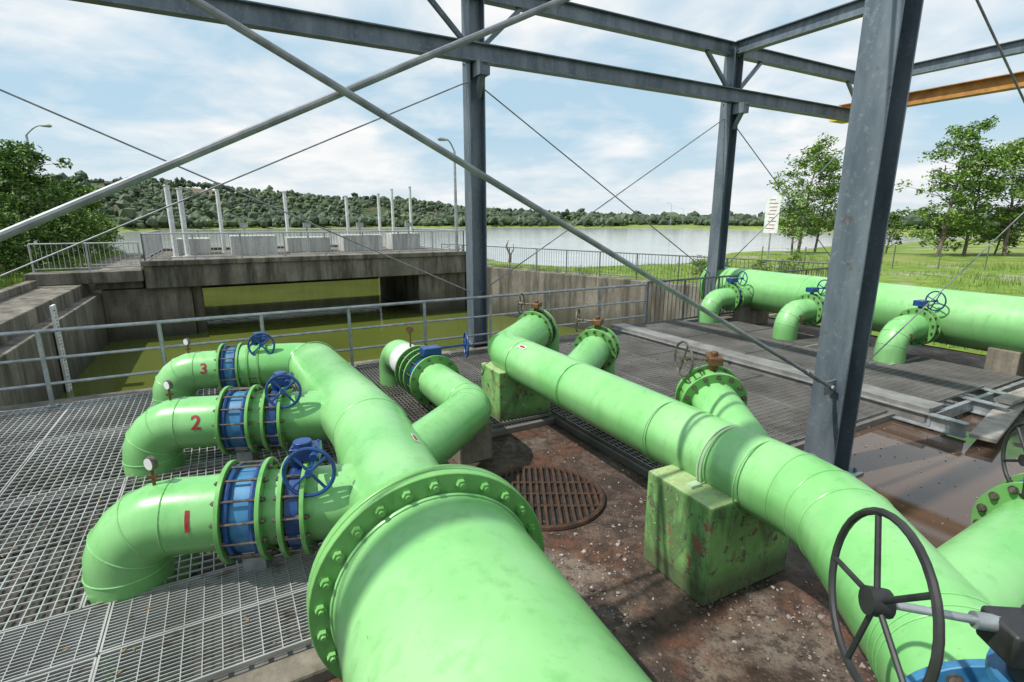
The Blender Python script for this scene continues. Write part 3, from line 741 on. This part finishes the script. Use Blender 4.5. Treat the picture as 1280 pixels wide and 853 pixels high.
m=M(); wc=c+ZUP*.39+ws*.5; m.cyl(c+ZUP*.39,wc,.016,8); m.wheel(wc,ws+V((0,-.25,0)),.16,.012,4); m.obj('handwheel',BLUE,sb)
m=M(); c=S[1]+us*.35; m.box(V((c.x+.05,c.y-.05,.0)),E*.2,D*.3,ZUP*.33); m.obj('concrete_support',CONCW,sb,False,.02)
m=M(); g0=Pq(2.1)+ZUP*.23; m.cyl(g0,g0+ZUP*.25,.014,8); m.disc(g0+ZUP*.27,V((0,1,0)),.05,.05,16); m.obj('air_cock',BRONZE,sb)

# ------------------------------------------------------------ second main
se=G('second_main_pipe'); m=M()
u2=V((-.457,.89,0)).normalized(); AX=V((1.53,3.68,.75)); ax=lambda Y:AX+u2*((Y-AX.y)/u2.y)
Q=[V((1.50,1.0,.75)),V((1.78,1.75,.75)),ax(2.9)+V((.05,0,0)),ax(6.8),V((.34,7.7,.86))]
p2=fillet(Q,[.8,.9,.4],8)
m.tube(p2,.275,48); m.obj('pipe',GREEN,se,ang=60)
m=M()
for y in (6.35,5.3,4.1,3.3): m.torus(ax(y),u2,.275,.006,44,6)
for i in (2,5,9,11,14,17): m.torus(p2[i],p2[i+1]-p2[i-1],.275,.006,44,6)
m.obj('weld_seams',GREEN,se)
n2v=V((u2.y,-u2.x,0))
m=M(); c=ax(3.55); m.torus(c,u2,.277,.009,44,6); m.torus(c+u2*.03,u2,.277,.009,44,6)
for sgn in (-1,1): m.box(c+n2v*sgn*.33+ZUP*-.1,n2v*.05,u2*.03,ZUP*.012); 
m.obj('pipe_straps',STRAP,se)
patch_on_pipe(ax(6.2),u2,V((-.3,-.5,1.)),.275,.16,.05,'label_plate',se,WHITE,.004); patch_on_pipe(ax(6.2),u2,V((-.3,-.5,1.)),.275,.12,.03,'label_print',se,RED,.006)
def nozzle(basep,c,R,FR,wh):
    u=(c-basep).normalized(); m=M(); m.tube([basep,c],R,32); m.obj('nozzle',GREEN,se,ang=60)
    f=M(); fb=M(); flange(f,fb,c,u,FR,.03,14); flange(f,fb,c+u*.16,u,FR,.03,14); f.obj('nozzle_flanges',GREENF,se); fb.bolts(c+u*.08,u,FR*.88,14,.009,.24); fb.obj('nozzle_bolts',DKSTEEL,se)
    m=M(); m.disc(c+u*.08,u,FR*.9,.12,32); m.obj('valve_disc_body',GREENF if wh else BLACK,se)
    wn=V((u.y,-u.x,0)); k=c+u*.08+ZUP*FR*.9; m=M(); m.cyl(k,k+ZUP*.08,.04,12); m.box(k+ZUP*.1,u*.07,wn*.06,ZUP*.035); m.cyl(k+ZUP*.13,k+ZUP*.17,.03,12); m.obj('valve_top',BRONZE,se,True,.01)
    m=M(); wc=k+ZUP*.1-wn*.27; m.cyl(k+ZUP*.1,wc,.014,8); m.wheel(wc,wn+V((0,.2,0)),.15,.011,4); m.obj('valve_wheel',DKSTEEL,se)
    e=c+u*.5; m=M(); m.tube(fillet([c+u*.17-ZUP*.02,V((e.x,e.y,c.z-.06)),V((e.x,e.y,-1.2))],.17,6),R*.72,24); m.obj('drop_pipe',GREEN,se,ang=60)
nozzle(ax(3.25),V((1.76,4.3,.95)),.2,.285,1)
nozzle(ax(5.5),V((1.06,6.45,.88)),.2,.28,1)
nozzle(ax(6.9),V((.33,7.68,.87)),.25,.31,0)
def blk(c,zt,hd,he):
    r0=G('concrete_pipe_block'); m=M(); q=V((c[0],c[1],0))
    m.box(V((q.x,q.y,(zt+ZG)/2)),u2*hd,n2v*he,ZUP*((zt-ZG)/2)); 
    m.obj('block',BLOCK,r0,False,.015); return r0
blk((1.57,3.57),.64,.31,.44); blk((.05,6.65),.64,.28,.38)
mh=G('manhole_grate'); c=V((.31,4.6,ZG)); m=M(); m.torus(c+ZUP*.01,ZUP,.57,.03,48,8); 
for i in range(-8,9):
    x=i*.062; h=math.sqrt(max(0,.55**2-x*x)); m.bar(c+V((x,-h,.02))*1,c+V((x,h,.02)),.026,.03)
m.bar(c+V((-.55,0,.018)),c+V((.55,0,.018)),.03,.02); m.bar(c+V((-.5,.22,.018)),c+V((.5,.22,.018)),.03,.02); m.bar(c+V((-.5,-.22,.018)),c+V((.5,-.22,.018)),.03,.02)
m.obj('grate',RUST,mh); m=M(); m.disc(c+ZUP*.003,ZUP,.56,.004,40); m.obj('opening_shade_disc',BLACK,mh)  # black disc painted in as the shade under the bars, no shaft below
g=M(); random.seed(9)
for i in range(4200):
    if random.random()<.6: b=random.gauss(2.2,.9); a=random.gauss(2.6,.8)
    else: a=random.uniform(1.0,4.6); b=random.uniform(-1.2,5.2)
    if a<1.0 or (a>3.6 and b>3.2) or b>5.2: continue
    p=W(a,b,ZG)
    if (p-V((.31,4.6,ZG))).length<.62: continue
    if noise.noise(p*1.3)<-.15 and random.random()<.8: continue
    s=random.uniform(.004,.012)*(2.0 if random.random()<.08 else 1); blob(g,p+ZUP*s*.3,s,s*.6)
for i in range(500):
    a=random.uniform(5,9); b=random.uniform(-.5,3.1); s=random.uniform(.004,.010); blob(g,W(a,b,ZG+s*.3),s,s*.6)
def gravel_mat():
    m_,nt,p=mk('gravel',.85); gm=nt.nodes.new('ShaderNodeNewGeometry'); nt.links.new(ramp(nt,gm.outputs['Random Per Island'],[(0.,(.05,.035,.028)),(.6,(.16,.13,.11)),(1.,(.36,.33,.3))]),p.inputs['Base Color']); return m_
g.obj('gravel',gravel_mat(),smooth=False)
# fallen leaves and twigs scattered over deck and yard
g=M(); random.seed(31)
for i in range(420):
    a=random.uniform(-5,7.4); b=random.uniform(3,9); z=.012
    if a>.95 and a<3.65 and b<5.4: z=ZG+.006
    p=W(a,b,z); an=random.random()*6.28; x=V((math.cos(an),math.sin(an),random.uniform(-.2,.2))); y=V((-x.y,x.x,random.uniform(-.3,.3))); s=random.uniform(.012,.03)
    g.quad(p-x*s,p-y*s*.4,p+x*s,p+y*s*.4)
g.obj('fallen_leaves',simple('dry_leaf',(.12,.07,.03),(.26,.17,.07),30,.8),smooth=False)

nv=G('gate_valve'); ue=(Q[1]-Q[0]).normalized(); c0=V((1.58,1.22,.75)); 
f=M(); fb=M(); flange(f,fb,c0+ue*.17,ue,.36,.035,16,.02); flange(f,fb,c0-ue*.17,ue,.36,.035,16,.02); f.obj('flanges',BLUE2,nv,True,.004); fb.obj('bolts',DKSTEEL,nv)
m=M(); m.tube([c0-ue*.15,c0,c0+ue*.15],[.29,.33,.29],36); m.cyl(c0+ZUP*.3,c0+ZUP*.44,.12,24); m.cyl(c0+ZUP*.42,c0+ZUP*.45,.17,24); m.obj('valve_body',BLUE2,nv,ang=60)
gb=V((1.53,1.23,1.37)); m=M(); m.cyl(gb-ZUP*.17,gb+ZUP*.045,.085,24); m.box(gb-ZUP*.01-V((.06,0,0)),V((.11,-.01,0)),V((.006,.065,0)),ZUP*.05); m.cyl(gb+ZUP*.045,gb+ZUP*.08,.05,18); m.obj('gearbox',BLACK,nv,True,.01)
hc=V((1.06,1.30,1.42)); hn=(gb-hc).normalized(); m=M(); m.cyl(hc,gb,.012,12); m.cyl(gb-hn*.22,gb-hn*.1,.024,12); m.obj('stem',GALV,nv); m=M(); m.wheel(hc,hn,.255,.012,5,.5); m.obj('handwheel',BLACK,nv)
l2=G('lateral_pipe'); m=M(); la=V((1.86,1.95,.75)); lb=V((3.0,2.62,.75)); ul=(lb-la).normalized(); m.tube([la,lb],.22,40); m.tube([lb+ul*.25,lb+ul*2],.22,40); m.obj('pipe',GREEN,l2)
f=M(); fb=M(); flange(f,fb,lb,ul,.31,.035,16,.02); flange(f,fb,lb+ul*.25,ul,.31,.035,16,.02); f.obj('flanges',GREENF,l2); fb.obj('bolts',DKSTEEL,l2)
m=M(); m.disc(lb+ul*.125,ul,.28,.2,32); m.cyl(lb+ul*.125+ZUP*.26,lb+ul*.125+ZUP*.34,.08,16); m.box(lb+ul*.125+ZUP*.37,ul*.1,V((ul.y,-ul.x,0))*.1,ZUP*.05); m.obj('valve_body',BLUE,l2,True,.01)
wc=V((2.93,2.72,1.17)); m=M(); m.wheel(wc,V((1,-.25,0)),.21,.011,5,.2); m.cyl(wc,lb+ul*.125+ZUP*.38,.014,8); m.obj('handwheel',BLACK,l2)

# ------------------------------------------------------------ third main (right)
tm=G('third_main_pipe'); d3=V((-.423,.906,0)); e3=V((.906,.423,0)); C3=V((7.62,10.55,.75)); 
far=C3+d3*4.4; near=C3-d3*13
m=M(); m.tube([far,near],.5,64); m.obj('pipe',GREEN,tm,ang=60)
f=M(); fb=M(); flange(f,fb,far,d3,.62,.05,24,.022); flange(f,fb,far+d3*.06,d3,.62,.05,24,.022); f.obj('end_flange',GREENF,tm); fb.obj('end_bolts',DKSTEEL,tm)
m=M()
for s in (-3,-.9,1.6,3.6,-6): m.torus(C3+d3*s,d3,.5,.008,60,6)
m.obj('weld_seams',GREEN,tm)
for i,(x,y) in enumerate([(4.85,12.65),(5.80,10.80),(6.72,8.96)]):
    b=V((x,y,0)); q=b+e3*1.4; z=.62
    pts=fillet([b-ZUP*.5,b+ZUP*z,q+ZUP*z],.36,7); m=M(); m.tube(pts,.235,32); m.obj('outlet_elbow',GREEN,tm,ang=60)
    m=M(); 
    for k in (2,4,6): m.torus(pts[k],pts[k+1]-pts[k-1],.235,.006,32,6)
    m.obj('outlet_weld',GREEN,tm)
    f=M(); fb=M(); c=b+e3*.62+ZUP*z
    for s in (0,.16): flange(f,fb,c+e3*s,e3,.34,.03,14)
    f.obj('outlet_flanges',GREENF,tm); fb.obj('outlet_bolts',DKSTEEL,tm)
    m=M(); m.disc(c+e3*.08,e3,.29,.1,32); m.cyl(c+e3*.08+ZUP*.25,c+e3*.08+ZUP*.42,.04,10); m.box(c+e3*.08+ZUP*.43,e3*.11,d3*.08,ZUP*.05); m.obj('valve',BLUE,tm,True,.008)
    m=M(); wc=c+e3*.28+ZUP*.47-d3*.12; m.cyl(c+e3*.1+ZUP*.44,wc,.014,8); m.wheel(wc,(e3-d3*.15),.17,.013,4); m.obj('handwheel',BLUE,tm)
    # number on the flank of the bend, which faces the yard
    if i: text_on_pipe(str(i+1),b+e3*.10+ZUP*.50,V((.9,.43,0)),-d3,.235,.2,'number',tm,lift=.008)
m=M()
for s in (3.2,.6,-2.2,-5): 
    c=C3+d3*s; m.box(V((c.x,c.y,.12)),e3*.42,d3*.22,ZUP*.28)
m.obj('concrete_saddles',CONCW,tm,False,.02)
